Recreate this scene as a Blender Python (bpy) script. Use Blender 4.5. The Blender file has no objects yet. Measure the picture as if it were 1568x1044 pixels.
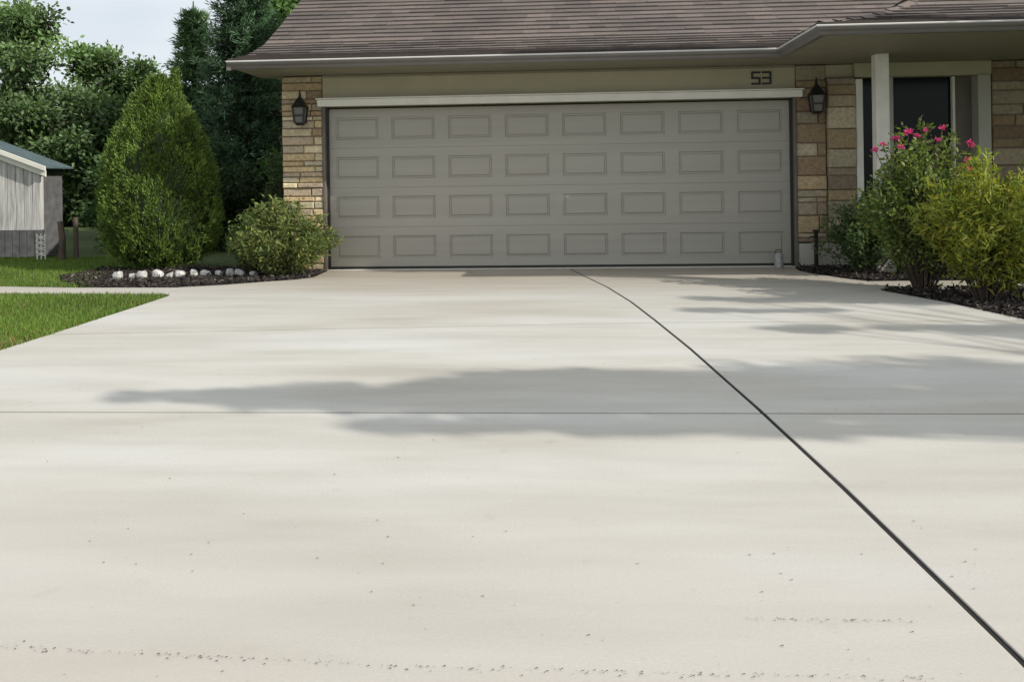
import bpy, math, random
import numpy as np
from mathutils import Matrix, Vector
random.seed(7); rng=np.random.default_rng(7)
S=bpy.context.scene
# ---------------------------------------------------------------- materials
def newmat(name):
    m=bpy.data.materials.new(name); m.use_nodes=True
    nt=m.node_tree; b=nt.nodes['Principled BSDF']; return m,nt,b
def N(nt,t,**kw):
    n=nt.nodes.new(t)
    for k,v in kw.items(): setattr(n,k,v)
    return n
def coords(nt,scale=(1,1,1)):
    tc=N(nt,'ShaderNodeTexCoord'); mp=N(nt,'ShaderNodeMapping'); mp.inputs['Scale'].default_value=scale
    nt.links.new(tc.outputs['Object'],mp.inputs['Vector']); return mp.outputs['Vector']
def noise(nt,vec,scale,detail=4,rough=.55):
    n=N(nt,'ShaderNodeTexNoise'); n.inputs['Scale'].default_value=scale; n.inputs['Detail'].default_value=detail
    n.inputs['Roughness'].default_value=rough; nt.links.new(vec,n.inputs['Vector']); return n.outputs['Fac']
def ramp(nt,fac,stops):
    r=N(nt,'ShaderNodeValToRGB'); el=r.color_ramp.elements
    while len(el)<len(stops): el.new(.5)
    for e,(p,c) in zip(el,stops):
        e.position=p; e.color=(*c,1) if len(c)==3 else c
    nt.links.new(fac,r.inputs['Fac']); return r.outputs['Color']
def mix(nt,a,b,fac,mode='MIX'):
    m=N(nt,'ShaderNodeMix',data_type='RGBA',blend_type=mode)
    for sock,val in ((m.inputs[6],a),(m.inputs[7],b),(m.inputs[0],fac)):
        if hasattr(val,'links'): nt.links.new(val,sock)
        elif isinstance(val,(tuple,list)): sock.default_value=(*val,1)
        else: sock.default_value=val
    return m.outputs[2]
def bump(nt,b,h,strength=.3,dist=.01):
    n=N(nt,'ShaderNodeBump'); n.inputs['Strength'].default_value=strength; n.inputs['Distance'].default_value=dist
    nt.links.new(h,n.inputs['Height']); nt.links.new(n.outputs['Normal'],b.inputs['Normal'])
def simple(name,c,rough=.6,var=.15,scale=6,bs=.15,bd=.004,bscale=80,metal=0,stretch=(1,1,1)):
    m,nt,b=newmat(name); v=coords(nt,stretch)
    c1=tuple(x*(1-var) for x in c); c2=tuple(min(1,x*(1+var)) for x in c)
    col=ramp(nt,noise(nt,v,scale,4),[(.3,c1),(.7,c2)])
    nt.links.new(col,b.inputs['Base Color']); b.inputs['Roughness'].default_value=rough; b.inputs['Metallic'].default_value=metal
    if bs: bump(nt,b,noise(nt,v,bscale,3),bs,bd)
    return m
def tinted(name,rough=.85,scale=25,var=.3,bs=.6,bd=.01,bscale=40,patch=0):
    m,nt,b=newmat(name); v=coords(nt)
    at=N(nt,'ShaderNodeAttribute',attribute_name='tint')
    n=ramp(nt,noise(nt,v,scale,5,.65),[(.3,(1-var,)*3),(.7,(1+var,)*3)])
    c=mix(nt,at.outputs['Color'],n,1.0,'MULTIPLY')
    if patch: c=mix(nt,c,ramp(nt,noise(nt,v,.7,3),[(.35,(1-patch,1-patch,1-patch*.9)),(.65,(1+patch,1+patch*.9,1+patch*.8))]),1.0,'MULTIPLY')
    nt.links.new(c,b.inputs['Base Color'])
    b.inputs['Roughness'].default_value=rough
    bump(nt,b,noise(nt,v,bscale,4),bs,bd); return m
def leafmat(name,trans=.35,rough=.55):
    m,nt,b=newmat(name)
    at=N(nt,'ShaderNodeAttribute',attribute_name='tint')
    nt.links.new(at.outputs['Color'],b.inputs['Base Color']); b.inputs['Roughness'].default_value=rough
    b.inputs['Specular IOR Level'].default_value=.3
    t=N(nt,'ShaderNodeBsdfTranslucent'); nt.links.new(mix(nt,at.outputs['Color'],(1.0,1.25,.5),1.0,'MULTIPLY'),t.inputs['Color'])
    mx=N(nt,'ShaderNodeMixShader'); mx.inputs[0].default_value=trans
    out=nt.nodes['Material Output']
    nt.links.new(b.outputs[0],mx.inputs[1]); nt.links.new(t.outputs[0],mx.inputs[2]); nt.links.new(mx.outputs[0],out.inputs['Surface'])
    return m
def concrete(name):
    m,nt,b=newmat(name); v=coords(nt,(.35,1.1,1)); v1=coords(nt)
    base=ramp(nt,noise(nt,v,1.1,4,.5),[(.3,(.465,.435,.375)),(.50,(.530,.51,.455)),(.70,(.575,.565,.53))])
    st=ramp(nt,noise(nt,coords(nt,(.4,2.4,1)),1.7,5,.6),[(.35,(.86,.85,.835)),(.6,(1,1,1))])
    fine=ramp(nt,noise(nt,v1,110,3,.7),[(.3,(.91,.91,.91)),(.7,(1.06,1.06,1.06))])
    spots=ramp(nt,noise(nt,v1,9,2,.5),[(.66,(1,1,1)),(.74,(.90,.89,.87))])
    c=mix(nt,base,st,.85,'MULTIPLY'); c=mix(nt,c,fine,1.0,'MULTIPLY'); c=mix(nt,c,spots,.6,'MULTIPLY')
    sx=N(nt,'ShaderNodeSeparateXYZ'); tc=N(nt,'ShaderNodeTexCoord'); nt.links.new(tc.outputs['Object'],sx.inputs[0])
    mr=N(nt,'ShaderNodeMapRange'); mr.inputs[1].default_value=7.4; mr.inputs[2].default_value=10.0; nt.links.new(sx.outputs['Y'],mr.inputs[0])
    mu=N(nt,'ShaderNodeMath',operation='MULTIPLY'); nt.links.new(mr.outputs[0],mu.inputs[0]); nt.links.new(noise(nt,v,2.2,3),mu.inputs[1])
    mu3=N(nt,'ShaderNodeMath',operation='MULTIPLY'); nt.links.new(mu.outputs[0],mu3.inputs[0]); mu3.inputs[1].default_value=1.4; mu3.use_clamp=True
    c=mix(nt,c,(.30,.245,.18),mu3.outputs[0])
    mr2=N(nt,'ShaderNodeMapRange'); mr2.inputs[1].default_value=3.4; mr2.inputs[2].default_value=1.6; nt.links.new(sx.outputs['Y'],mr2.inputs[0])
    mu2=N(nt,'ShaderNodeMath',operation='MULTIPLY'); nt.links.new(mr2.outputs[0],mu2.inputs[0]); mu2.inputs[1].default_value=.6
    c=mix(nt,c,(.455,.41,.36),mu2.outputs[0])
    nt.links.new(c,b.inputs['Base Color']); b.inputs['Roughness'].default_value=.65
    bump(nt,b,noise(nt,coords(nt,(1,3,1)),60,4,.7),.3,.004); return m
M={}
M['conc']=concrete('concrete')
M['joint']=simple('joint_filler',(.012,.011,.01),.95,.4)
M['pit']=simple('pit_dark',(.06,.05,.04),.95)
M['soil']=simple('lawn_soil',(.07,.10,.025),.95,.4,9,.6,.03,50)
M['mulchbase']=simple('mulch_base',(.022,.017,.014),.95,.5,20,.9,.04,60)
M['tint']=tinted('stone_blocks')
M['mortar']=simple('mortar',(.20,.17,.125),.9,.2,30,.5)
M['shing']=tinted('asphalt_shingle',.9,60,.3,.5,.004,220,.13)
M['chip']=tinted('mulch_chip',.9,30,.2,.3)
M['leaf']=leafmat('leaf'); M['needle']=leafmat('needle',.15,.6); M['grass']=leafmat('grass_blade',.3,.6)
M['bark']=simple('bark',(.10,.075,.055),.9,.4,8,.9,.03,25,stretch=(3,3,.5))
M['door']=simple('garage_door_paint',(.350,.332,.285),.5,.06,1.5,.12,.002,60,stretch=(.25,1,6))
M['beige']=simple('beige_paint',(.42,.38,.26),.65,.06,3,.1)
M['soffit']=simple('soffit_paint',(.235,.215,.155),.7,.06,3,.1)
M['frame']=simple('frame_paint',(.42,.40,.34),.6,.06,3,.1)
M['white']=simple('white_trim_paint',(.70,.68,.60),.5,.06,5,.08)
M['post']=simple('weathered_white_paint',(.76,.74,.67),.6,.10,4,.1)
M['gutter']=simple('gutter_enamel',(.15,.135,.125),.35,.1,3,.03)
M['lip']=simple('drip_edge_metal',(.55,.53,.50),.4,.08,3,.03)
M['dark']=simple('dark_seal',(.02,.018,.016),.6)
M['brown']=simple('jamb_paint',(.13,.115,.095),.6)
M['iron']=simple('black_iron',(.012,.012,.012),.4)
M['shedw']=simple('shed_siding',(.45,.435,.41),.8,.35,6,.3,.01,30,stretch=(6,6,.5))
M['shedg']=simple('shed_skirt',(.10,.098,.098),.9,.3,8,.3)
M['shedr']=simple('shed_roof',(.06,.09,.095),.9,.2)
M['wstone']=simple('painted_edging_stone',(.47,.46,.43),.8,.35,14,.6,.02,30)
M['can']=simple('galvanised_metal',(.35,.35,.34),.5,.2,20,.1,.002,80,.3)
M['blue']=simple('blue_glaze',(.05,.30,.42),.25)
g,nt,b=newmat('dark_glass'); b.inputs['Base Color'].default_value=(.006,.007,.008,1); b.inputs['Roughness'].default_value=.12; b.inputs['Specular IOR Level'].default_value=.15; M['glass']=g
bump(nt,b,noise(nt,coords(nt),2,1),.03,.01)
g,nt,b=newmat('lantern_glass'); b.inputs['Base Color'].default_value=(.16,.15,.14,1); b.inputs['Roughness'].default_value=.2; M['lglass']=g
# ---------------------------------------------------------------- mesh helpers
def empty(name,loc=(0,0,0)):
    o=bpy.data.objects.new(name,None); o.empty_display_size=.2; o.location=loc; S.collection.objects.link(o); return o
def mesh(name,V,F,mat,parent=None,C=None,smooth=False,bevel=0):
    me=bpy.data.meshes.new(name)
    me.from_pydata([tuple(v) for v in V] if not isinstance(V,np.ndarray) else V.tolist(),[],F if not isinstance(F,np.ndarray) else F.tolist())
    if C is not None:
        a=me.color_attributes.new('tint','FLOAT_COLOR','POINT'); C=np.asarray(C,dtype=np.float32)
        a.data.foreach_set('color',np.hstack([C,np.ones((len(C),1),np.float32)]).ravel())
    me.materials.append(mat); me.update()
    o=bpy.data.objects.new(name,me); S.collection.objects.link(o)
    if smooth: me.shade_smooth()
    if bevel:
        md=o.modifiers.new('bevel','BEVEL'); md.width=bevel; md.segments=2; md.limit_method='ANGLE'
    if parent: o.parent=parent; o.matrix_parent_inverse=Matrix.Translation(parent.location).inverted()
    return o
class MB:
    def __init__(s): s.V=[];s.F=[];s.C=[]
    def add(s,vs,fs,c=(1,1,1)):
        k=len(s.V); s.V+=vs; s.F+=[tuple(i+k for i in f) for f in fs]; s.C+=[c]*len(vs)
    def box(s,x0,x1,y0,y1,z0,z1,c=(1,1,1)):
        s.add([(x0,y0,z0),(x1,y0,z0),(x1,y1,z0),(x0,y1,z0),(x0,y0,z1),(x1,y0,z1),(x1,y1,z1),(x0,y1,z1)],
              [(0,3,2,1),(4,5,6,7),(0,1,5,4),(1,2,6,5),(2,3,7,6),(3,0,4,7)],c)
    def prism(s,poly,z0,z1,c=(1,1,1)):
        n=len(poly); vs=[(x,y,z0) for x,y in poly]+[(x,y,z1) for x,y in poly]
        s.add(vs,[tuple(range(n-1,-1,-1)),tuple(range(n,2*n))]+[(i,(i+1)%n,n+(i+1)%n,n+i) for i in range(n)],c)
    def tube(s,pts,rad,seg=8,c=(1,1,1)):
        pts=[Vector(p) for p in pts];vs=[];fs=[]
        for i,p in enumerate(pts):
            d=(pts[min(i+1,len(pts)-1)]-pts[max(i-1,0)]).normalized()
            a=d.orthogonal().normalized(); b=d.cross(a)
            for j in range(seg):
                t=2*math.pi*j/seg; q=p+(a*math.cos(t)+b*math.sin(t))*rad[i]; vs.append(tuple(q))
        for i in range(len(pts)-1):
            for j in range(seg):
                fs.append((i*seg+j,i*seg+(j+1)%seg,(i+1)*seg+(j+1)%seg,(i+1)*seg+j))
        fs.append(tuple(range(seg-1,-1,-1))); fs.append(tuple((len(pts)-1)*seg+j for j in range(seg)))
        s.add(vs,fs,c)
    def build(s,name,mat,parent=None,smooth=False,bevel=0,tint=False):
        return mesh(name,s.V,s.F,mat,parent,s.C if tint else None,smooth,bevel)
def box(name,x0,x1,y0,y1,z0,z1,mat,parent,bevel=.004):
    m=MB(); m.box(x0,x1,y0,y1,z0,z1); return m.build(name,mat,parent,bevel=bevel)
def unit(n):
    v=rng.normal(size=(n,3)); return v/np.linalg.norm(v,axis=1,keepdims=True)
def leaves(name,P,D,L,W,C,mat,parent):
    n=len(P); D=D/np.linalg.norm(D,axis=1,keepdims=True); R=unit(n)
    s=np.cross(D,R); s/=np.linalg.norm(s,axis=1,keepdims=True)+1e-9; up=np.cross(s,D)
    L=np.broadcast_to(np.asarray(L,float).reshape(-1,1),(n,1)); W=np.broadcast_to(np.asarray(W,float).reshape(-1,1),(n,1))
    mid=P+D*L*.45+up*L*.08
    V=np.stack([P,mid+s*W/2,P+D*L,mid-s*W/2],1).reshape(-1,3)
    F=np.arange(4*n).reshape(n,4)
    return mesh(name,V,F,mat,parent,np.repeat(C,4,axis=0))
def tints(n,base,var=.25,yellow=.0):
    b=np.array(base)[None,:]*(1+var*rng.normal(size=(n,1)))
    b=np.clip(b,.004,.9)
    if yellow: b=b*(1+np.array([[1.2,.5,.0]])*yellow*rng.random((n,1)))
    return b
# ---------------------------------------------------------------- ground
mesh('lawn',[(-150,-60,-.03),(150,-60,-.03),(150,400,-.03),(-150,400,-.03)],[(0,1,2,3)],M['soil'])
lawn=bpy.data.objects['lawn']
mesh('street',[(-150,-14,-.02),(150,-14,-.02),(150,-6,-.02),(-150,-6,-.02)],[(0,1,2,3)],simple('asphalt',(.05,.05,.05),.9))
drive=empty('driveway')
J=[(1.02,-6),(1.0,1.0),(.995,1.95),(.945,3.0),(.88,4.02),(.77,5.4),(.665,6.45),(.56,7.4),(.41,8.38),(.20,9.35),(.03,10.2)]
def jx(y):
    for (xa,ya),(xb,yb) in zip(J,J[1:]):
        if ya<=y<=yb: return xa+(xb-xa)*(y-ya)/(yb-ya)
    return J[-1][0]
def cutL(x,k):
    return [-6,3.93,6.30+.09*x if x<.7 else 6.36,8.42+.015*x,10.19][k]
leftE=[[],[(-3.71,5.0)],[(-3.77,7.3),(-3.80,7.95),(-3.84,8.06),(-3.92,8.13),(-4.0,8.15)],
       [(-4.0,8.62),(-3.6,8.78),(-3.27,9.01),(-2.95,9.22),(-2.82,9.42)]]
rightE=[[],[(3.6,5.3)],[(3.14,7.27),(2.9,7.98),(2.9,8.12),(3.0,8.17)],
        [(3.0,8.72),(2.9,8.86),(2.66,9.4),(2.60,9.7)]]
LX=[-3.68,-3.70,-3.73,-4.0,-2.85]; RX=[3.9,3.85,3.33,3.0,2.66]
hw=[0,.0095,.014,.014,0]; w=.010
sl=MB()
for k in range(4):
    a,b_=hw[k],hw[k+1]
    yj0=cutL(jx(cutL(.6,k)),k)+a; yj1=cutL(jx(cutL(.6,k+1)),k+1)-b_
    ys=[yj0]+[y for x,y in J if yj0+.05<y<yj1-.05]+[yj1]
    L=[(LX[k],cutL(LX[k],k)+a)]+leftE[k]+[(LX[k+1],cutL(LX[k+1],k+1)-b_)]
    R=[(RX[k],cutL(RX[k],k)+a)]+rightE[k]+[(RX[k+1],cutL(RX[k+1],k+1)-b_)]
    sl.prism([(jx(y)-w,y) for y in ys]+L[::-1],-.12,0)
    sl.prism([(jx(y)+w,y) for y in ys[::-1]]+R,-.12,0)
sl.build('concrete_slabs',M['conc'],drive,bevel=.002)
j=MB(); j.prism([(-3.66,-5.9),(3.2,-5.9),(3.2,6.4),(2.8,7.9),(2.9,8.5),(2.5,9.2),(2.5,10.1),(-2.7,10.1),(-2.75,9.5),(-3.9,8.55),(-3.9,8.3),(-3.68,7.8)],-.11,-.005); j.build('joint_filler',M['joint'],drive)
pV=[];pF=[]
def pit(x,y,r):
    n=7;k=len(pV);a0=random.random()*6
    for i in range(n):
        a=a0+2*math.pi*i/n; q=r*(.6+.6*random.random()); pV.append((x+q*math.cos(a)*1.4,y+q*math.sin(a),.003))
    pF.append(tuple(range(k,k+n)))
for i in range(300):
    t=random.random(); pit(-1.34+t*2.1+random.gauss(0,.01),1.925-.05*t+random.gauss(0,.006)-.02*math.sin(t*3),random.choice([.0007,.001,.0014,.0022]))
for i in range(70):
    t=random.random(); pit(.42+t*.42,2.11+random.gauss(0,.005),random.choice([.0008,.0012,.002]))
for i in range(170):
    y=1.75+random.random()**1.5*1.0; pit(random.uniform(-1.6,1.6),y,random.choice([.0007,.001,.0014,.0024]))
for i in range(25): pit(random.uniform(-3,2),random.uniform(2.4,8),.003)
mesh('surface_pitting',pV,pF,M['pit'],drive)
wk=empty('walkway'); m=MB(); m.prism([(-4.01,8.16),(-4.01,8.60),(-5.2,8.66),(-6.4,8.86),(-7.4,9.3),(-9.5,10.6),(-14,12.2),(-14,11.6),(-9.8,10.1),(-7.6,8.9),(-6.3,8.34)],-.12,-.001)
m.build('walkway_slab',M['conc'],wk,bevel=.004)
wk=empty('walkway'); m=MB(); m.prism([(3.01,8.18),(4.3,8.18),(5.2,8.5),(5.2,9.28),(4.2,9.28),(4.1,8.72),(3.01,8.71)],-.12,-.001)
m.build('walkway_slab',M['conc'],wk,bevel=.004)
# ---------------------------------------------------------------- mulch
def inpoly(P,poly):
    x,y=P[:,0],P[:,1]; r=np.zeros(len(P),bool); n=len(poly)
    for i in range(n):
        x1,y1=poly[i];x2,y2=poly[(i+1)%n]
        if y1==y2: continue
        c=((y1>y)!=(y2>y))&(x<(x2-x1)*(y-y1)/(y2-y1)+x1); r^=c
    return r
def mulch(poly,n):
    e=empty('mulch_bed')
    m=MB(); m.prism(poly,-.10,-.012); m.build('mulch_soil',M['mulchbase'],e)
    a=np.array(poly); lo,hi=a.min(0),a.max(0)
    P=rng.uniform(lo,hi,(n,2)); P=P[inpoly(P,poly)]; k=len(P)
    z=-.008+.035*rng.random(k)
    P3=np.c_[P,z]; D=unit(k); D[:,2]*=.35
    C=tints(k,(.035,.027,.022),.5); C[rng.random(k)<.05]=(.16,.14,.12)
    leaves('mulch_chips',P3,D,rng.uniform(.02,.07,k),rng.uniform(.01,.03,k),C,M['chip'],e)
mulch([(-4.02,8.625),(-3.62,8.80),(-3.29,9.03),(-2.97,9.24),(-2.84,9.43),(-2.87,10.05),(-3.5,10.4),(-5.9,10.6),(-5.9,9.6),(-5.4,9.0),(-5.0,8.70)],14000)
mulch([(3.35,6.3),(3.16,7.27),(2.93,7.98),(2.93,8.10),(3.03,8.16),(4.3,8.16),(5.0,7.4),(4.9,6.2),(4.3,5.4),(3.7,5.2)],14000)
mulch([(3.02,8.74),(2.93,8.88),(2.69,9.4),(2.63,9.7),(2.69,10.02),(4.1,10.02),(4.1,8.74)],6000)
# ---------------------------------------------------------------- grass
def grass(name,poly,n,h=.035):
    a=np.array(poly); P=rng.uniform(a.min(0),a.max(0),(n,2)); P=P[inpoly(P,poly)]; k=len(P)
    D=rng.normal(size=(k,3))*.38; D[:,2]=1
    ph=np.sin(P[:,0]*2.1+1)*np.sin(P[:,1]*2.7)*.15
    C=tints(k,(.10,.18,.035),.25,.5)*(1+ph[:,None])
    dry=rng.random(k)<(.05+.5*np.exp(-((P[:,0]+3.85)**2/.02+(P[:,1]-5.6)**2/.08))); C[dry]=(.30,.24,.10)
    leaves(name,np.c_[P,np.full(k,-.03)],D,rng.uniform(.5,1.5,k)*h,.006,C,M['grass'],lawn)
grass('grass_blades',[(-3.69,4.6),(-3.72,6.12),(-3.80,8.0),(-3.93,8.14),(-6.2,8.30),(-7.2,8.7),(-7.2,4.6)],85000,.045)
grass('grass_blades_back',[(-5.0,8.72),(-6.2,8.83),(-7.2,9.2),(-9,10.3),(-9,12.3),(-6,12.3),(-5.6,10.3)],38000,.05)
grass('grass_blades_right',[(4.3,5.4),(4.9,6.2),(5.02,7.4),(4.35,8.16),(6,8.4),(6,5.4)],12000,.05)
# ---------------------------------------------------------------- house
H=empty('brick_house',(0,10,0))
box('wall_core',-3.36,2.72,10.32,21,0,2.36,M['beige'],H)
box('wall_core_entry',2.73,14,10.45,21,0,2.36,M['beige'],H)
TAN=[(.46,.35,.20),(.39,.285,.165),(.53,.44,.28),(.30,.21,.125),(.48,.41,.28),(.40,.33,.23),(.33,.255,.175)]
def stone(x0,x1,z0,z1,y,rows=(.05,.11),lens=(.14,.42),name='stone_veneer',pal=TAN,depth=.10,g0=1.0):
    m=MB(); z=z0
    while z<z1-.01:
        h=random.uniform(*rows)
        if z1-z-h<rows[0]*.7: h=z1-z
        x=x0
        while x<x1-.005:
            l=random.uniform(*lens)
            if x1-x-l<.08: l=x1-x
            g=.005; xa,xb,za,zb=x+g*(x>x0),x+l-g*(x+l<x1-.001),z+g,z+h-g; yf=y-random.uniform(0,.026); c=.010
            col=random.choice(pal); f=random.uniform(.72,1.2)*g0; col=tuple(q*f for q in col)
            jt=lambda: random.uniform(-.004,.004)
            vs=[(xa,y+depth,za),(xb,y+depth,za),(xb,y+depth,zb),(xa,y+depth,zb),
                (xa,yf+c,za),(xb,yf+c,za),(xb,yf+c,zb),(xa,yf+c,zb),
                (xa+c,yf+jt(),za+c),(xb-c,yf+jt(),za+c),(xb-c,yf+jt(),zb-c),(xa+c,yf+jt(),zb-c)]
            m.add(vs,[(0,4,7,3),(1,2,6,5),(3,7,6,2),(0,1,5,4),(4,5,9,8),(5,6,10,9),(6,7,11,10),(7,4,8,11),(8,9,10,11)],col)
            x+=l
        z+=h
    m.build(name,M['tint'],H,tint=True)
    box('mortar_backing',x0+.006,x1-.006,y+.014,y+depth+.1,z0,z1,M['mortar'],H,0)
stone(-3.385,-2.90,.0,2.34,10.12,g0=1.2)  # pier stone tinted lighter, painting in the sun that falls on it
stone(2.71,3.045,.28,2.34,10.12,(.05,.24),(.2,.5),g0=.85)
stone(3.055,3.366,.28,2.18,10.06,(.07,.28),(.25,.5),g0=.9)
stone(4.91,8.5,.15,2.34,10.10,(.07,.2),(.2,.5),pal=TAN[3:]+TAN[1:2],g0=.8)
box('foundation_wall',2.71,3.37,10.03,10.3,0,.27,M['frame'],H)
box('lintel_panel',2.90,3.37,10.15,10.3,2.19,2.34,M['beige'],H)
box('header_panel',-2.893,2.703,10.13,10.31,2.0,2.345,M['beige'],H)
box('header_moulding',-2.893,2.703,10.115,10.128,2.315,2.345,M['soffit'],H)
box('door_head_trim',-2.93,2.76,10.02,10.128,1.965,2.045,M['white'],H,.006)
box('door_head_trim_cap',-2.945,2.775,10.00,10.126,2.047,2.062,M['white'],H,.003)
box('door_jamb',-2.893,-2.858,10.10,10.31,0,1.962,M['brown'],H)
box('door_jamb',2.672,2.705,10.10,10.31,0,1.962,M['brown'],H)
box('weather_seal',-2.857,-2.835,10.16,10.2,0,1.96,M['dark'],H,0)
box('weather_seal',2.648,2.671,10.16,10.2,0,1.96,M['dark'],H,0)
box('door_backing',-2.857,2.671,10.27,10.31,0,1.96,M['dark'],H,0)
gd=MB(); X0,X1=-2.843,2.655; Z0,Z1=.03,1.945; sh=(Z1-Z0)/4; cp=(X1-X0)/8
for r in range(4):
    for c in range(8):
        xa,xb=X0+c*cp,X0+(c+1)*cp; za,zb=Z0+r*sh,Z0+(r+1)*sh
        px=(cp-.525)/2; pz=(sh-.268)/2
        R=[(xa,xb,za+.0,zb-.0,.004),(xa,xb,za+.003,zb-.003,.0)]
        for ins,y in ((0,0),(.008,.017),(.022,.017),(.036,.002)):
            R.append((xa+px+ins,xb-px-ins,za+pz+ins,zb-pz-ins,y))
        vs=[]
        for (a,b_,c0,d,y) in R: vs+=[(a,10.215+y,c0),(b_,10.215+y,c0),(b_,10.215+y,d),(a,10.215+y,d)]
        fs=[]
        for k in range(len(R)-1):
            for q in range(4): fs.append((k*4+q,k*4+(q+1)%4,k*4+4+(q+1)%4,k*4+4+q))
        k=len(R)*4-4; fs.append((k,k+1,k+2,k+3)); gd.add(vs,fs)
gd.build('garage_door',M['door'],H)
box('door_bottom_seal',-2.84,2.65,10.205,10.25,.004,.028,M['dark'],H,0)
box('threshold',-2.86,2.67,10.10,10.27,-.05,.004,M['white'],H,.002)
# eaves
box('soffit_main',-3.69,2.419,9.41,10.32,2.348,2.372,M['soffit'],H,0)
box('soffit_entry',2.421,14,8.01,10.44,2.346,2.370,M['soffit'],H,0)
def sweep(name,prof,mat):
    rows=[[(-3.74,9.41-o,z),(2.42-o,9.41-o,z),(2.42-o,8.01-o,z),(14,8.01-o,z)] for o,z in prof]
    V=[p for r in rows for p in r]; F=[]; n=len(prof)
    for i in range(n):
        for s_ in range(3): a=i*4+s_; b2=((i+1)%n)*4+s_; F.append((a,a+1,b2+1,b2))
    F.append(tuple(i*4 for i in range(n)))
    mesh(name,V,F,mat,H)
sweep('gutter',[(.0,2.342),(.06,2.342),(.068,2.355),(.075,2.370),(.098,2.388),(.104,2.403),(.104,2.41),(.09,2.41),(.09,2.39),(.0,2.39)],M['gutter'])
sweep('gutter_lip',[(.088,2.4115),(.112,2.4115),(.116,2.420),(.112,2.430),(.088,2.430)],M['lip'])
T=[(0,2.435),(.6,2.57),(1.2,2.79),(1.8,3.12),(9,7.3)]
def gz(t):
    for (a,za),(b_,zb) in zip(T,T[1:]):
        if t<=b_: return za+(zb-za)*(t-a)/(b_-a)
    return T[-1][1]
rf=MB(); e=.135; SC=[(.132,.104,.090),(.121,.096,.083),(.143,.115,.100),(.108,.087,.077),(.127,.104,.092)]
k=0; Y0=9.33;YE=7.93;XE=2.33
def tabs(a,b_):
    x=a-random.uniform(0,.2);out=[]
    while x<b_:
        l=random.uniform(.16,.36); p,q=max(x,a),min(x+l,b_)
        if q-p>.002: out.append((p,q))
        x+=l
    return out
while k*e<7.6:
    ta,tb=k*e,(k+1)*e+.01; za,zb=gz(ta),gz(tb)
    th=.02; cf=random.uniform(.88,1.12)
    def quad(f,a,b_,a2,b2):
        c=random.choice(SC); ff=random.uniform(.92,1.08)*cf; c=tuple(q*ff for q in c); t2=th+random.uniform(-.003,.004)
        vs=[f(a,ta,za+t2),f(b_,ta,za+t2),f(b2,tb,zb+.001),f(a2,tb,zb+.001),f(a,ta,za-.01),f(b_,ta,za-.01)]
        rf.add(vs[:4],[(0,1,2,3)],c); rf.add([vs[4],vs[5],vs[1],vs[0]],[(0,1,2,3)],tuple(q*.4 for q in c))  # butt faces painted darker as a shadow line under each course
    if ta<6.2:
        xr=XE+ta
        for (p,q) in tabs(-3.74,xr): quad(lambda s,t,z:(s,Y0+t,z),p,q,p,q+(e if q==xr else 0))
    ye0,ye1=YE+ta,min(Y0+ta,15.6)
    if ye1>ye0:
        for (p,q) in tabs(ye0,ye1): quad(lambda s,t,z:(XE+t,s,z),q,p,q+(e if q==ye1 else 0),p+(e if p==ye0 else 0))
    for (p,q) in tabs(XE+ta,14): quad(lambda s,t,z:(s,YE+t,z),p,q,p+(e if p==XE+ta else 0),q)
    k+=1
rf.build('roof_shingles',M['shing'],H,tint=True)
hc=MB()
for i in range(24):
    t=i*.19; t2=t+.22
    a=(XE+t,YE+t,gz(t)+.038); b_=(XE+t2,YE+t2,gz(t2)+.026); o=.10
    hc.add([(a[0],a[1],a[2]),(b_[0],b_[1],b_[2]),(a[0],a[1]+o,a[2]-.028),(b_[0],b_[1]+o,b_[2]-.026),(a[0]+o,a[1],a[2]-.028),(b_[0]+o,b_[1],b_[2]-.026)],
           [(0,1,3,2),(1,0,4,5)],random.choice(SC))
hc.build('hip_caps',M['shing'],H,tint=True)
mesh('roof_back',[(-3.74,15.53,gz(6.2)),(14,15.53,gz(6.2)),(14,21.6,2.4),(-3.74,21.6,2.4),(9.9,15.53,gz(7.6)),(14,15.53,gz(7.6)),(14,21.6,2.5)],[(0,1,2,3),(4,5,6)],M['shing'],H,[SC[0]]*7)
prf=[(Y0+t,gz(t)-.02) for t in (0,.6,1.2,1.8,6.2)]
V=[(-3.37,y,z) for y,z in prf]+[(-3.37,21.4,2.37),(-3.37,9.6,2.37)]
mesh('gable_wall',V,[tuple(range(len(V)))],M['beige'],H)
V=[];F=[]
for i,(y,z) in enumerate(prf):
    V+=[(-3.75,y,z+.02),(-3.75,y,z-.09),(-3.70,y,z-.09),(-3.70,y,z+.012)]
    if i: 
        a=i*4-4
        for q in range(4): F.append((a+q,a+(q+1)%4,a+4+(q+1)%4,a+4+q))
F.append((0,1,2,3)); mesh('rake_board',V,F,M['gutter'],H)
mesh('rake_soffit',[(-3.70,y,z-.08) for y,z in prf]+[(-3.37,y,z-.08) for y,z in prf],[(i,i+1,i+6,i+5) for i in range(4)],M['soffit'],H)
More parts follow.
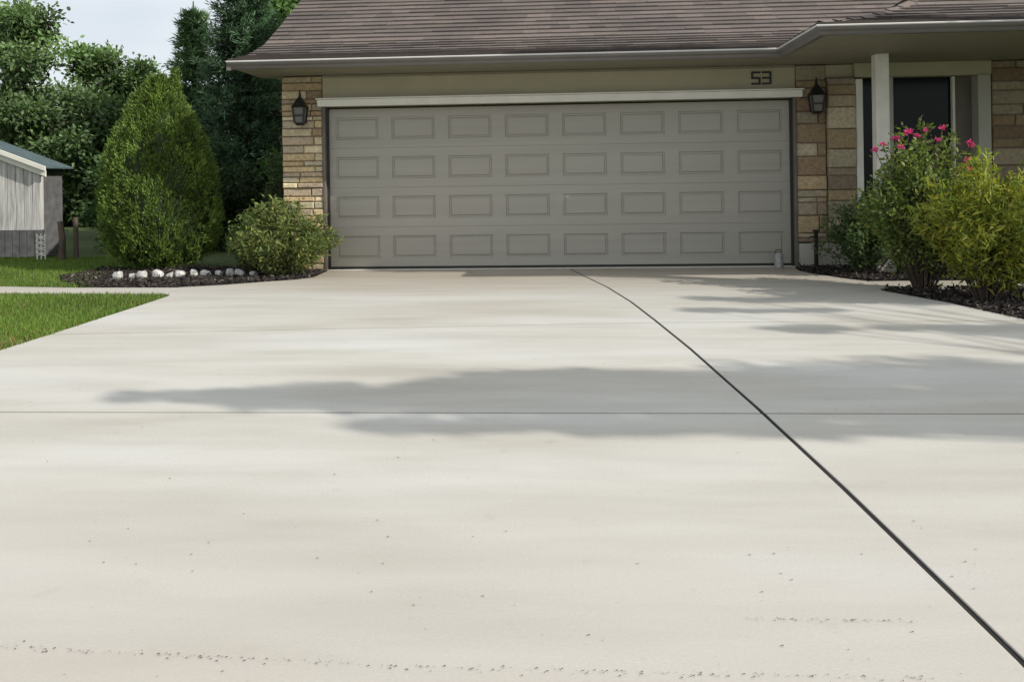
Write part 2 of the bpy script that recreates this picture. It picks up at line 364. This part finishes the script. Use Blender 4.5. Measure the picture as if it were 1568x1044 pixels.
# entry
box('sidelight_trim',3.372,3.45,10.06,10.3,.15,2.16,M['post'],H)
box('sidelight_glass',3.452,3.70,10.22,10.3,.15,2.16,M['glass'],H,0)
box('door_frame',3.702,3.80,10.08,10.34,.15,2.18,M['frame'],H)
box('entry_header',3.372,4.905,10.09,10.3,2.183,2.344,M['beige'],H)
box('entry_door_glass',3.802,4.74,10.26,10.33,.15,2.18,M['glass'],H,0)
box('entry_door_mullion',4.515,4.545,10.2,10.258,.15,2.18,M['post'],H)
box('storm_panel',4.547,4.74,10.225,10.256,.15,2.18,M['brown'],H,0)
box('door_frame',4.742,4.885,10.07,10.3,.15,2.18,M['frame'],H)
box('door_rail',3.802,4.514,10.235,10.258,1.0,1.03,M['dark'],H)
box('porch_slab',3.95,7.5,9.3,10.44,-.05,.15,M['conc'],H,.01)
box('porch_post',3.325,3.465,9.29,9.43,.10,2.345,M['post'],H,.01)
box('porch_post_base',3.29,3.50,9.255,9.465,-.02,.099,M['conc'],H,.01)
nm=MB()
def seg(x0,x1,z0,z1): nm.box(x0,x1,10.112,10.128,z0,z1)
def digit(x,segs,w=.105,h=.15,z=2.125,t=.020):
    if 'a' in segs: seg(x,x+w,z+h-t,z+h)
    if 'g' in segs: seg(x,x+w,z+h/2-t/2,z+h/2+t/2)
    if 'd' in segs: seg(x,x+w,z,z+t)
    if 'f' in segs: seg(x,x+t,z+h/2+t/2,z+h-t)
    if 'b' in segs: seg(x+w-t,x+w,z+h/2+t/2,z+h-t)
    if 'e' in segs: seg(x,x+t,z+t,z+h/2-t/2)
    if 'c' in segs: seg(x+w-t,x+w,z+t,z+h/2-t/2)
digit(2.20,'afgcd'); digit(2.325,'abgcd')
nm.build('house_number',M['iron'],H)
def lantern(x,yw,z):
    p=empty('wall_lantern',(x,yw,z))
    m=MB(); y=yw-.13
    m.box(x-.04,x+.04,yw-.03,yw+.012,z-.12,z+.10)
    m.tube([(x,yw-.03,z+.02),(x,yw-.07,z+.14),(x,y,z+.17)],[.01,.01,.01])
    def rect(a,zz): return [(x-a,y-a,zz),(x+a,y-a,zz),(x+a,y+a,zz),(x-a,y+a,zz)]
    def fr(a,za,b_,zb):
        m.add(rect(a,za)+rect(b_,zb),[(0,3,2,1),(4,5,6,7)]+[(i,(i+1)%4,4+(i+1)%4,4+i) for i in range(4)])
    fr(.035,z-.15,.055,z-.12); fr(.085,z+.06,.07,z+.085); fr(.07,z+.085,.02,z+.18); fr(.016,z+.18,.005,z+.27)
    for sx in (-1,1):
        for sy in (-1,1):
            m.tube([(x+sx*.052,y+sy*.052,z-.12),(x+sx*.07,y+sy*.07,z+.06)],[.011,.011],4)
    m.box(x-.064,x+.064,y-.068,y-.058,z-.045,z-.025)
    m.build('lantern_frame',M['iron'],p)
    m=MB(); m.add([(x-.045,y-.045,z-.12),(x+.045,y-.045,z-.12),(x+.045,y+.045,z-.12),(x-.045,y+.045,z-.12),(x-.063,y-.063,z+.06),(x+.063,y-.063,z+.06),(x+.063,y+.063,z+.06),(x-.063,y+.063,z+.06)],
        [(0,3,2,1),(4,5,6,7)]+[(i,(i+1)%4,4+(i+1)%4,4+i) for i in range(4)])
    m.build('lantern_glass',M['lglass'],p)
lantern(-3.12,10.10,1.89); lantern(2.90,10.10,1.91)
p=empty('metal_canister',(2.45,10.0,0)); m=MB(); m.tube([(2.45,9.98,0),(2.45,9.98,.015),(2.45,9.98,.15),(2.45,9.98,.165),(2.45,9.98,.18)],[.045,.05,.05,.045,.02],16)
m.build('canister_body',M['can'],p,bevel=.002); m=MB(); m.tube([(2.41,9.98,.165),(2.42,9.98,.21),(2.48,9.98,.21),(2.49,9.98,.165)],[.005]*4,6); m.build('handle',M['iron'],p)
p=empty('garden_hose_post',(2.85,9.9,0)); m=MB(); m.box(2.83,2.87,9.88,9.92,0,.42); m.box(2.82,2.88,9.87,9.93,.42,.44); m.tube([(2.83,9.9,.36),(2.78,9.88,.36),(2.76,9.88,.33)],[.008]*3,6); m.build('post',M['iron'],p,bevel=.003)
# ---------------------------------------------------------------- shed
YS=12.4
sp=empty('garden_shed',(-9,YS,0)); xr=-7.86; xl=-10.6; zr=1.34; zp=zr+(xr-xl)*.375
m=MB(); za=lambda q: zr+(xr-q)*.375
x=xl
while x<xr-.01:
    x2=min(x+.13,xr)
    m.add([(x,YS,.40),(x2-.008,YS,.40),(x2-.008,YS,za(x2)),(x,YS,za(x)),(x,YS+.08,.40),(x2-.008,YS+.08,.40),(x2-.008,YS+.08,za(x2)),(x,YS+.08,za(x))],
          [(0,1,2,3),(1,5,6,2),(4,0,3,7),(3,2,6,7),(0,4,5,1)]); x=x2
m.build('siding_boards',M['shedw'],sp,bevel=.003)
DP=.55
mesh('rear_walls',[(xr-.01,YS+.08,0),(xr-.01,YS+DP,0),(xr-.01,YS+DP,zr-.01),(xr-.01,YS+.08,zr-.01),(xl,YS+.08,0),(xl,YS+DP,0),(xl,YS+DP,zp-.01),(xl,YS+.08,zp-.01)],[(0,1,2,3),(4,7,6,5),(1,5,6,2),(0,3,7,4)],M['shedg'],sp)
m=MB(); x=xl
while x<xr-.05: m.box(x,x+.105,YS-.04,YS-.001,0,.395); x+=.115
m.build('skirt_boards',M['shedg'],sp)
def slab(m,x0,x1,y0,y1,dz0,dz1):
    f=lambda q,d: zr+(xr-q)*.375+d
    m.add([(x0,y0,f(x0,dz0)),(x1,y0,f(x1,dz0)),(x1,y1,f(x1,dz0)),(x0,y1,f(x0,dz0)),(x0,y0,f(x0,dz1)),(x1,y0,f(x1,dz1)),(x1,y1,f(x1,dz1)),(x0,y1,f(x0,dz1))],
      [(0,3,2,1),(4,5,6,7),(0,1,5,4),(1,2,6,5),(2,3,7,6),(3,0,4,7)])
m=MB(); slab(m,xl-.15,xr+.15,YS-.10,YS+DP+.05,.04,.06); m.build('shed_roof',M['shedr'],sp)
m=MB(); slab(m,xl-.14,xr+.14,YS-.14,YS-.105,0,.065); m.build('bargeboard',M['white'],sp)
m=MB(); slab(m,xl-.12,xr+.10,YS-.06,YS-.03,-.10,-.01); m.build('frieze_board',M['white'],sp)
p=empty('garden_trellis',(-7.7,11.9,0)); m=MB()
for k in range(3):
    xx=-7.62+k*.06; m.tube([(xx,11.9,0),(xx,11.9,.38)],[.009,.009],6)
for k in range(4):
    zz=.05+k*.08; m.tube([(-7.63,11.9,zz),(-7.49,11.9,zz+.06)],[.007,.007],6); m.tube([(-7.63,11.89,zz+.06),(-7.49,11.89,zz)],[.007,.007],6)
m.build('lattice',M['white'],p)
p=empty('wooden_post',(-7.25,11.9,0)); m=MB(); m.tube([(-7.25,11.9,-.02),(-7.24,11.9,.3),(-7.27,11.9,.55)],[.05,.045,.04],10); m.tube([(-7.1,12.0,-.02),(-7.1,12.0,.6)],[.04,.035],10); m.build('post',M['bark'],p)
p=empty('edging_stones',(-4.3,9.5,0)); m=MB()
for i in range(12):
    t=i/11; x=-5.06+1.5*t+random.uniform(-.02,.02); y=9.37+.17*math.sin(t*2.0)+random.uniform(-.02,.02); hw_=.046*random.uniform(.6,1.2); h=.078*random.uniform(.7,1.15); a=random.uniform(-.3,.3); tl=random.uniform(-.025,.025)
    ring=[]
    for (zz,k) in ((-.02,1),(.6*h,1.02),(.9*h,.88),(h,.62)):
        for q in range(10):
            an=q/10*2*math.pi; cx=math.copysign(abs(math.cos(an))**.5,math.cos(an))*hw_*k; cy=math.copysign(abs(math.sin(an))**.5,math.sin(an))*.05*k
            ring.append((x+cx*math.cos(a)-cy*math.sin(a)+random.uniform(-.006,.006),y+cx*math.sin(a)+cy*math.cos(a),zz+tl*cx/.05*(zz>0)+random.uniform(-.006,.006)))
    m.add(ring,[(l*10+q,l*10+(q+1)%10,l*10+10+(q+1)%10,l*10+10+q) for l in range(3) for q in range(10)]+[tuple(range(30,40))])
m.build('stones',M['wstone'],p)
# ---------------------------------------------------------------- vegetation
def arborvitae(loc,h,r):
    x0,y0=loc; e_=empty('arborvitae_tree',(x0,y0,0))
    pr=[(0,.5),(.04,.70),(.10,.90),(.22,1.0),(.42,1.0),(.57,.90),(.70,.72),(.82,.50),(.92,.31),(.98,.15),(1,.05)]
    R=lambda t: r*np.interp(t,[a for a,_ in pr],[b for _,b in pr])
    m=MB(); m.tube([(x0,y0,-.03),(x0,y0,h*.5),(x0,y0,h*.9)],[.08,.05,.01]); m.build('trunk',M['bark'],e_)
    core=[];nf=[]
    for i in range(24):
        t=i/23*.97
        for k in range(28):
            a=k/28*2*math.pi; rr=max(.01,R(t)*.86*(1+.05*math.sin(5*a+9*t)+.04*random.random())); core.append((x0+rr*math.cos(a),y0+rr*math.sin(a),.05+h*t))
    for i in range(23):
        for k in range(28): nf.append((i*28+k,i*28+(k+1)%28,(i+1)*28+(k+1)%28,(i+1)*28+k))
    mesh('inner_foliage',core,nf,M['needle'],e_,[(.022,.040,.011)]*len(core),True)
    nc=3400; t=rng.random(nc)**.9; a=rng.random(nc)*2*math.pi
    lump=1+.045*np.sin(4*a+6*t)+.04*np.sin(9*a-14*t)+.04*rng.normal(size=nc)
    rr=R(t)*.95*lump
    cx=x0+rr*np.cos(a); cy=y0+rr*np.sin(a); cz=.04+h*t
    k2=rng.random(nc)<.05; n2=k2.sum(); tt=rng.random(n2); cx[k2]=x0+.19+rng.normal(size=n2)*.07*(1-tt); cy[k2]=y0+.05+rng.normal(size=n2)*.07*(1-tt); cz[k2]=h*(.80+.26*tt)
    per=20; n=nc*per
    out=np.c_[np.cos(a),np.sin(a),np.full(nc,.0)]
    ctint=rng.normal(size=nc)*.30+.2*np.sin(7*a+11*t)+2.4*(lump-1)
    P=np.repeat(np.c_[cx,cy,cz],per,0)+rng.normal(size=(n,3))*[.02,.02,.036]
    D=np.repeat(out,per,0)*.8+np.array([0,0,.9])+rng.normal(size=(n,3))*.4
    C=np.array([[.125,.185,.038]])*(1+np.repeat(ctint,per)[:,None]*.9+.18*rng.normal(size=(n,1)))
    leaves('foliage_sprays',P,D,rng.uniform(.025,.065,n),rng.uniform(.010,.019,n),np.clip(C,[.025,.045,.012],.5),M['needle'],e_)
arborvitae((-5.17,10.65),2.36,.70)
def tree(name,base,clumps,trunk_r,leafL,leafW,col,per,split=None,var=.25,yellow=.3,matk='leaf',limbs=1.0,soft=False):
    e_=empty(name,base); b=Vector(base); m=MB(); C4=np.array(clumps)
    top=Vector((C4[:,0].mean(),C4[:,1].mean(),C4[:,2].max()*.9)); sp_=split or .25
    pts=[b+Vector((0,0,-.1))]+[b.lerp(top,t)+Vector((random.uniform(-.1,.1),random.uniform(-.1,.1),0)) for t in (.15,.35,.55,.75,.95)]
    rad=[trunk_r*1.25]+[trunk_r*(1-t*.93) for t in (.15,.35,.55,.75,.95)]
    m.tube(pts,rad,10)
    for c in C4:
        if random.random()>limbs: continue
        q=Vector(c[:3]); tz=max(sp_,min(.9,(q.z-b.z)/(top.z-b.z)*.75)); s=b.lerp(top,tz)
        mid=s.lerp(q,.5)+Vector((random.uniform(-.15,.15),random.uniform(-.15,.15),-.12)); r0=trunk_r*(1-tz)*.35+.008
        m.tube([s,mid,q],[r0,r0*.5,.005],6)
    m.build('trunk_and_limbs',M['bark'],e_,smooth=True)
    k=len(C4); n=k*per; cc=np.repeat(C4,per,0)
    if soft: off=rng.normal(size=(n,3))*.62*cc[:,3:4]*np.array([[1,1,.8]])
    else: off=unit(n)*(rng.random((n,1))**.45)*cc[:,3:4]*np.array([[1,1,.75]])
    P=cc[:,:3]+off
    D=off/ (cc[:,3:4]+1e-6)+rng.normal(size=(n,3))*.6+np.array([0,0,-.1])
    ct=np.repeat(rng.normal(size=k)*.25,per)[:,None]
    up=np.clip(off[:,2:3]/cc[:,3:4],-1,1)*.3
    C=np.clip(np.array(col)[None,:]*(1+ct+up+var*rng.normal(size=(n,1))),.006,.6)
    C=C*(1+np.array([[1,.4,0]])*yellow*rng.random((n,1))**3)
    leaves('foliage',P,D,rng.uniform(.7,1.3,n)*leafL,rng.uniform(.7,1.3,n)*leafW,C,M[matk],e_)
def ell(c,r,n,cr=(.3,.6),surf=.5):
    d=unit(n); q=rng.random(n)**surf
    P=np.array(c)+d*q[:,None]*np.array(r); return np.c_[P,rng.uniform(cr[0],cr[1],n)]
G1=(.125,.195,.085)
tree('deciduous_tree',(-11.1,16.6,0),np.r_[ell((-11.0,16.6,2.4),(1.75,1.3,1.7),84,(.18,.36),.6),ell((-10.9,16.6,4.1),(.75,.7,.8),24,(.14,.26),.7),ell((-12.4,16.6,4.2),(.9,.8,.9),18,(.18,.3))],.12,.11,.062,G1,260,soft=True)
tree('deciduous_tree',(-9.6,17.8,0),np.r_[ell((-9.7,17.8,2.2),(1.3,1.1,1.5),66,(.18,.34),.6),ell((-10.1,17.8,3.7),(.5,.4,.40),12,(.12,.22)),ell((-9.2,17.8,3.3),(.45,.4,.35),10,(.12,.22))],.10,.10,.06,(.12,.19,.08),260,soft=True)
tree('deciduous_tree',(-6.9,20.5,0),np.r_[ell((-6.6,20.5,5.6),(1.5,1.5,2.4),76,(.24,.42),.7),ell((-7.6,20.5,4.2),(.5,.9,1.7),20,(.18,.32))],.18,.12,.07,(.11,.19,.065),280,soft=True)
def pine(base,h,r,col=(.022,.05,.018),z0=.4,dens=1.0):
    e_=empty('pine_tree',base); m=MB(); bx,by,_=base
    m.tube([(bx,by,-.1),(bx,by,h*.5),(bx,by,h)],[.17*h/7,.1*h/7,.012],10)
    PP=[];DD=[];CC=[]
    z=z0
    while z<h*.98:
        nb=7; R_=r*(1-(z-z0)/(h-z0))**.75+.06; a0=random.random()*6
        for k in range(nb):
            a=a0+k*2*math.pi/nb+random.uniform(-.25,.25); L=R_*random.uniform(.7,1.15); dz=L*random.uniform(.05,.45)
            d=np.array([math.cos(a),math.sin(a),0]); s=np.array([bx,by,z])
            tip=s+d*L+np.array([0,0,dz]); midp=s+d*L*.5+np.array([0,0,-.03*L])
            m.tube([tuple(s),tuple(midp),tuple(tip)],[.02,.012,.004],5)
            n=int((110*L/1.2+24)*dens); t=rng.random(n)**.7
            pos=s+(midp-s)*np.minimum(t*2,1)[:,None]+(tip-midp)*np.maximum(t*2-1,0)[:,None]
            pos+=rng.normal(size=(n,3))*np.array([.11,.11,.06])*(L/1.2+.3)
            PP.append(pos); dd=d*.8+rng.normal(size=(n,3))*.6+np.array([0,0,.35]); DD.append(dd)
            CC.append(np.clip(np.array(col)*(1+.3*random.gauss(0,1)*.7+.25*rng.normal(size=(n,1))+.8*(t[:,None]-.5)),.005,.3))
        z+=random.uniform(.17,.27)
    P=np.concatenate(PP);D=np.concatenate(DD);C=np.concatenate(CC)
    P=np.repeat(P,3,0)+rng.normal(size=(len(P)*3,3))*.02; D=np.repeat(D,3,0)+rng.normal(size=(len(D)*3,3))*.5; C=np.repeat(C,3,0)
    m.build('trunk_and_branches',M['bark'],e_)
    leaves('needles',P,D,rng.uniform(.09,.2,len(P)),.022,C,M['needle'],e_)
pine((-5.75,15.2,0),5.6,1.15,(.055,.10,.05))
pine((-7.15,16.2,0),4.6,.75,(.09,.155,.065))
pine((-4.6,17.5,0),5.0,1.5,(.045,.082,.04))
hd=np.r_[ell((-9,22,.9),(7.5,1.2,1.2),130,(.4,.7),.6),ell((-5,13.6,.7),(1.6,.6,.8),36,(.25,.4)),ell((-16,22,1.4),(4,1.2,1.6),50,(.5,.8),.6),ell((-7.1,13.5,.8),(.6,.4,.8),24,(.16,.3))]
tree('background_foliage',(-8,22,0),hd[:130],.08,.17,.10,(.05,.09,.035),240)
tree('hedge',(-5.2,13.6,0),hd[130:166],.04,.09,.05,(.045,.08,.03),350)
tree('background_foliage',(-16,22,0),hd[166:216],.1,.2,.12,(.06,.10,.04),260)
tree('hedge',(-7.1,13.5,0),hd[216:],.04,.08,.05,(.06,.105,.04),300,soft=True)
hd2=ell((6,34,2),(40,3,3),200,(1.0,1.8),.7); tree('distant_tree_line',(0,34,0),hd2,.2,.6,.4,(.05,.09,.03),60)
SUNH=(.92,-.39); EL=33; ct=1/math.tan(math.radians(EL))
def over(sx,sy,z): return (sx+SUNH[0]*ct*z, sy+SUNH[1]*ct*z, z)
cl=[]
for (sx,sy,ex,ey,n,rmin,rmax) in ((-1.7,4.20,.6,.06,10,.05,.10),(-.9,4.22,.75,.20,30,.08,.17),(.4,4.34,1.05,.45,66,.10,.22),(-.4,3.72,.9,.05,14,.04,.09),(1.9,4.38,1.2,.62,78,.13,.27),(3.9,4.38,1.2,.74,62,.18,.34),
   (1.2,3.74,1.3,.08,24,.05,.12),(2.3,6.05,1.0,.07,16,.05,.11),(1.5,6.9,.6,.06,9,.05,.10),(3.6,5.95,1.0,.18,16,.13,.24),(1.9,7.5,.8,.13,12,.07,.15),(3.2,7.4,.6,.2,8,.15,.25)):
    for i in range(n):
        z=random.uniform(5.0,6.4); a=random.random()*6.28; q=random.random()**.5
        cl.append((*over(sx+ex*q*math.cos(a),sy+ey*q*math.sin(a),z),random.uniform(rmin,rmax)))
tree('offscreen_shade_tree',(11.0,1.2,0),cl,.25,.08,.05,G1,105,split=.5,limbs=.4)
cl=[]
for i in range(75):
    wx=random.uniform(-2.5,-.2); wz=random.uniform(-.05,1.25); z=random.uniform(5.5,7.5)
    dz=z-wz; cl.append((wx+SUNH[0]*ct*dz,10.15+SUNH[1]*ct*dz,z,random.uniform(.15,.28)))
tree('offscreen_shade_tree',(10.2,5.3,0),cl,.2,.10,.06,G1,120,split=.5,limbs=.5)  # unseen tree added to shade the lower left of the garage door
# ---------------------------------------------------------------- shrubs
def shrub(name,c,rx,ry,h,nst,nl,L,W,col,yel=.3,flowers=None,var=.25,lo=.18):
    e_=empty(name,(c[0],c[1],0)); m=MB(); PP=[];DD=[]
    for i in range(nst):
        a=random.random()*6.283; q=random.random()**.6; dx,dy=math.cos(a)*q*rx,math.sin(a)*q*ry
        hh=h*(1-.5*q*q)*random.uniform(.65,1.08)
        p0=np.array([c[0]+dx*.12,c[1]+dy*.12,-.02]); p1=np.array([c[0]+dx*.6,c[1]+dy*.6,hh*.65]); p2=np.array([c[0]+dx*1.1,c[1]+dy*1.1,hh])
        m.tube([tuple(p0),tuple(p1),tuple(p2)],[.007,.005,.002],5)
        k=nl//nst; t=lo+(1-lo)*rng.random(k)**.75
        pos=p0*((1-t)**2)[:,None]+2*p1*(t*(1-t))[:,None]+p2*(t**2)[:,None]
        pos+=rng.normal(size=(k,3))*.038; PP.append(pos)
        DD.append(np.array([dx,dy,0])*.8/max(rx,.1)+rng.normal(size=(k,3))*.7+np.array([0,0,.2]))
    P=np.concatenate(PP);D=np.concatenate(DD);P[:,2]=np.maximum(P[:,2],.02);n=len(P)
    m.build('stems',M['bark'],e_)
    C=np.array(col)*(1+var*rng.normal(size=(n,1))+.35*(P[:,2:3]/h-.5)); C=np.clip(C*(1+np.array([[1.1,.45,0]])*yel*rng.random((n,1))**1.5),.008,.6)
    leaves('foliage',P,D,rng.uniform(.6,1.3,n)*L,rng.uniform(.7,1.2,n)*W,C,M['leaf'],e_)
    if flowers:
        FP=[];FD=[];SZ=[]
        for f in flowers:
            s_=random.uniform(.5,1.05)
            k=40; d=unit(k); d[:,2]=abs(d[:,2])*.8; FP.append(np.array(f)+d*.014*s_+rng.normal(size=(k,3))*.008); FD.append(d); SZ.append(np.full(k,s_))
        FP=np.concatenate(FP);FD=np.concatenate(FD);SZ=np.concatenate(SZ)
        leaves('blossoms',FP,FD,.030*SZ,.024*SZ,tints(len(FP),(.75,.07,.30),.3),M['leaf'],e_)
        m=MB()
        for f in flowers: m.tube([(c[0]+(f[0]-c[0])*.5,c[1]+(f[1]-c[1])*.5,f[2]*.6),tuple(f)],[.004,.003],5)
        m.build('flower_stems',M['bark'],e_)
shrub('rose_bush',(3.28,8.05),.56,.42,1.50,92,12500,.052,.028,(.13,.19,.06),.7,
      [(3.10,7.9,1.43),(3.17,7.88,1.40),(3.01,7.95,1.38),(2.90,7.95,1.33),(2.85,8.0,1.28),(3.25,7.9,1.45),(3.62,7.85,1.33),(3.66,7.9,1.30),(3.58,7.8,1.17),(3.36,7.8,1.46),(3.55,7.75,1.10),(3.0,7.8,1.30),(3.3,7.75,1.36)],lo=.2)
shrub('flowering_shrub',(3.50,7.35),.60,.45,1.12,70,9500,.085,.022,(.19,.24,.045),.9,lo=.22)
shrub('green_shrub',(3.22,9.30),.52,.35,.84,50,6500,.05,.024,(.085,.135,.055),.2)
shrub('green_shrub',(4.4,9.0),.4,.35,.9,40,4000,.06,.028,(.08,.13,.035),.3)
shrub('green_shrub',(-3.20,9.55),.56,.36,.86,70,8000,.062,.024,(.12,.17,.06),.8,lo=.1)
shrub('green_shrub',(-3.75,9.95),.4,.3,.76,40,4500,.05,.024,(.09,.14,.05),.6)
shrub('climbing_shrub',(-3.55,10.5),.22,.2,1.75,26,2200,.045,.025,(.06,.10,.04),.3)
p=empty('glazed_pot',(4.25,9.5,.15)); m=MB(); m.tube([(4.25,9.5,.15),(4.25,9.5,.17),(4.25,9.5,.5),(4.25,9.5,.8),(4.25,9.5,.84)],[.09,.1,.15,.12,.14],20); m.build('pot',M['blue'],p,smooth=True)
# ---------------------------------------------------------------- camera, light
cam=bpy.data.cameras.new('camera'); co=bpy.data.objects.new('camera',cam); S.collection.objects.link(co)
cam.sensor_width=36; cam.lens=30; cam.shift_y=-.1594; cam.clip_end=1000
co.matrix_world=Matrix.Translation((0,0,1.084))@Matrix.Rotation(math.radians(3.49),4,'Z')@Matrix.Rotation(math.radians(90),4,'X')@Matrix.Rotation(-.0149,4,'Z')
S.camera=co
sd=Vector((SUNH[0]*math.cos(math.radians(EL)),SUNH[1]*math.cos(math.radians(EL)),math.sin(math.radians(EL)))).normalized()
su=bpy.data.lights.new('sun','SUN'); su.energy=4.3; su.angle=math.radians(.5); su.color=(1,.96,.89)
so=bpy.data.objects.new('sun',su); S.collection.objects.link(so); so.rotation_euler=sd.to_track_quat('Z','Y').to_euler()
W=bpy.data.worlds.new('World'); S.world=W; W.use_nodes=True; nt=W.node_tree
sk=nt.nodes.new('ShaderNodeTexSky'); sk.sky_type='NISHITA'; sk.sun_disc=False; sk.sun_elevation=math.radians(EL); sk.sun_rotation=math.atan2(SUNH[0],SUNH[1])
sk.dust_density=4; sk.air_density=1.0; sk.ozone_density=1.0
tc=N(nt,'ShaderNodeTexCoord'); mp=N(nt,'ShaderNodeMapping'); mp.inputs['Scale'].default_value=(1,1,3); nt.links.new(tc.outputs['Generated'],mp.inputs['Vector'])
cf=ramp(nt,noise(nt,mp.outputs['Vector'],1.6,4,.55),[(.28,(.5,)*3),(.58,(.95,)*3)])
col=mix(nt,sk.outputs[0],(5.7,6.1,6.5),cf)
bg=nt.nodes['Background']; bg.inputs[1].default_value=.145; nt.links.new(col,bg.inputs[0])
S.view_settings.view_transform='Standard'; S.view_settings.look='None'; S.view_settings.exposure=0
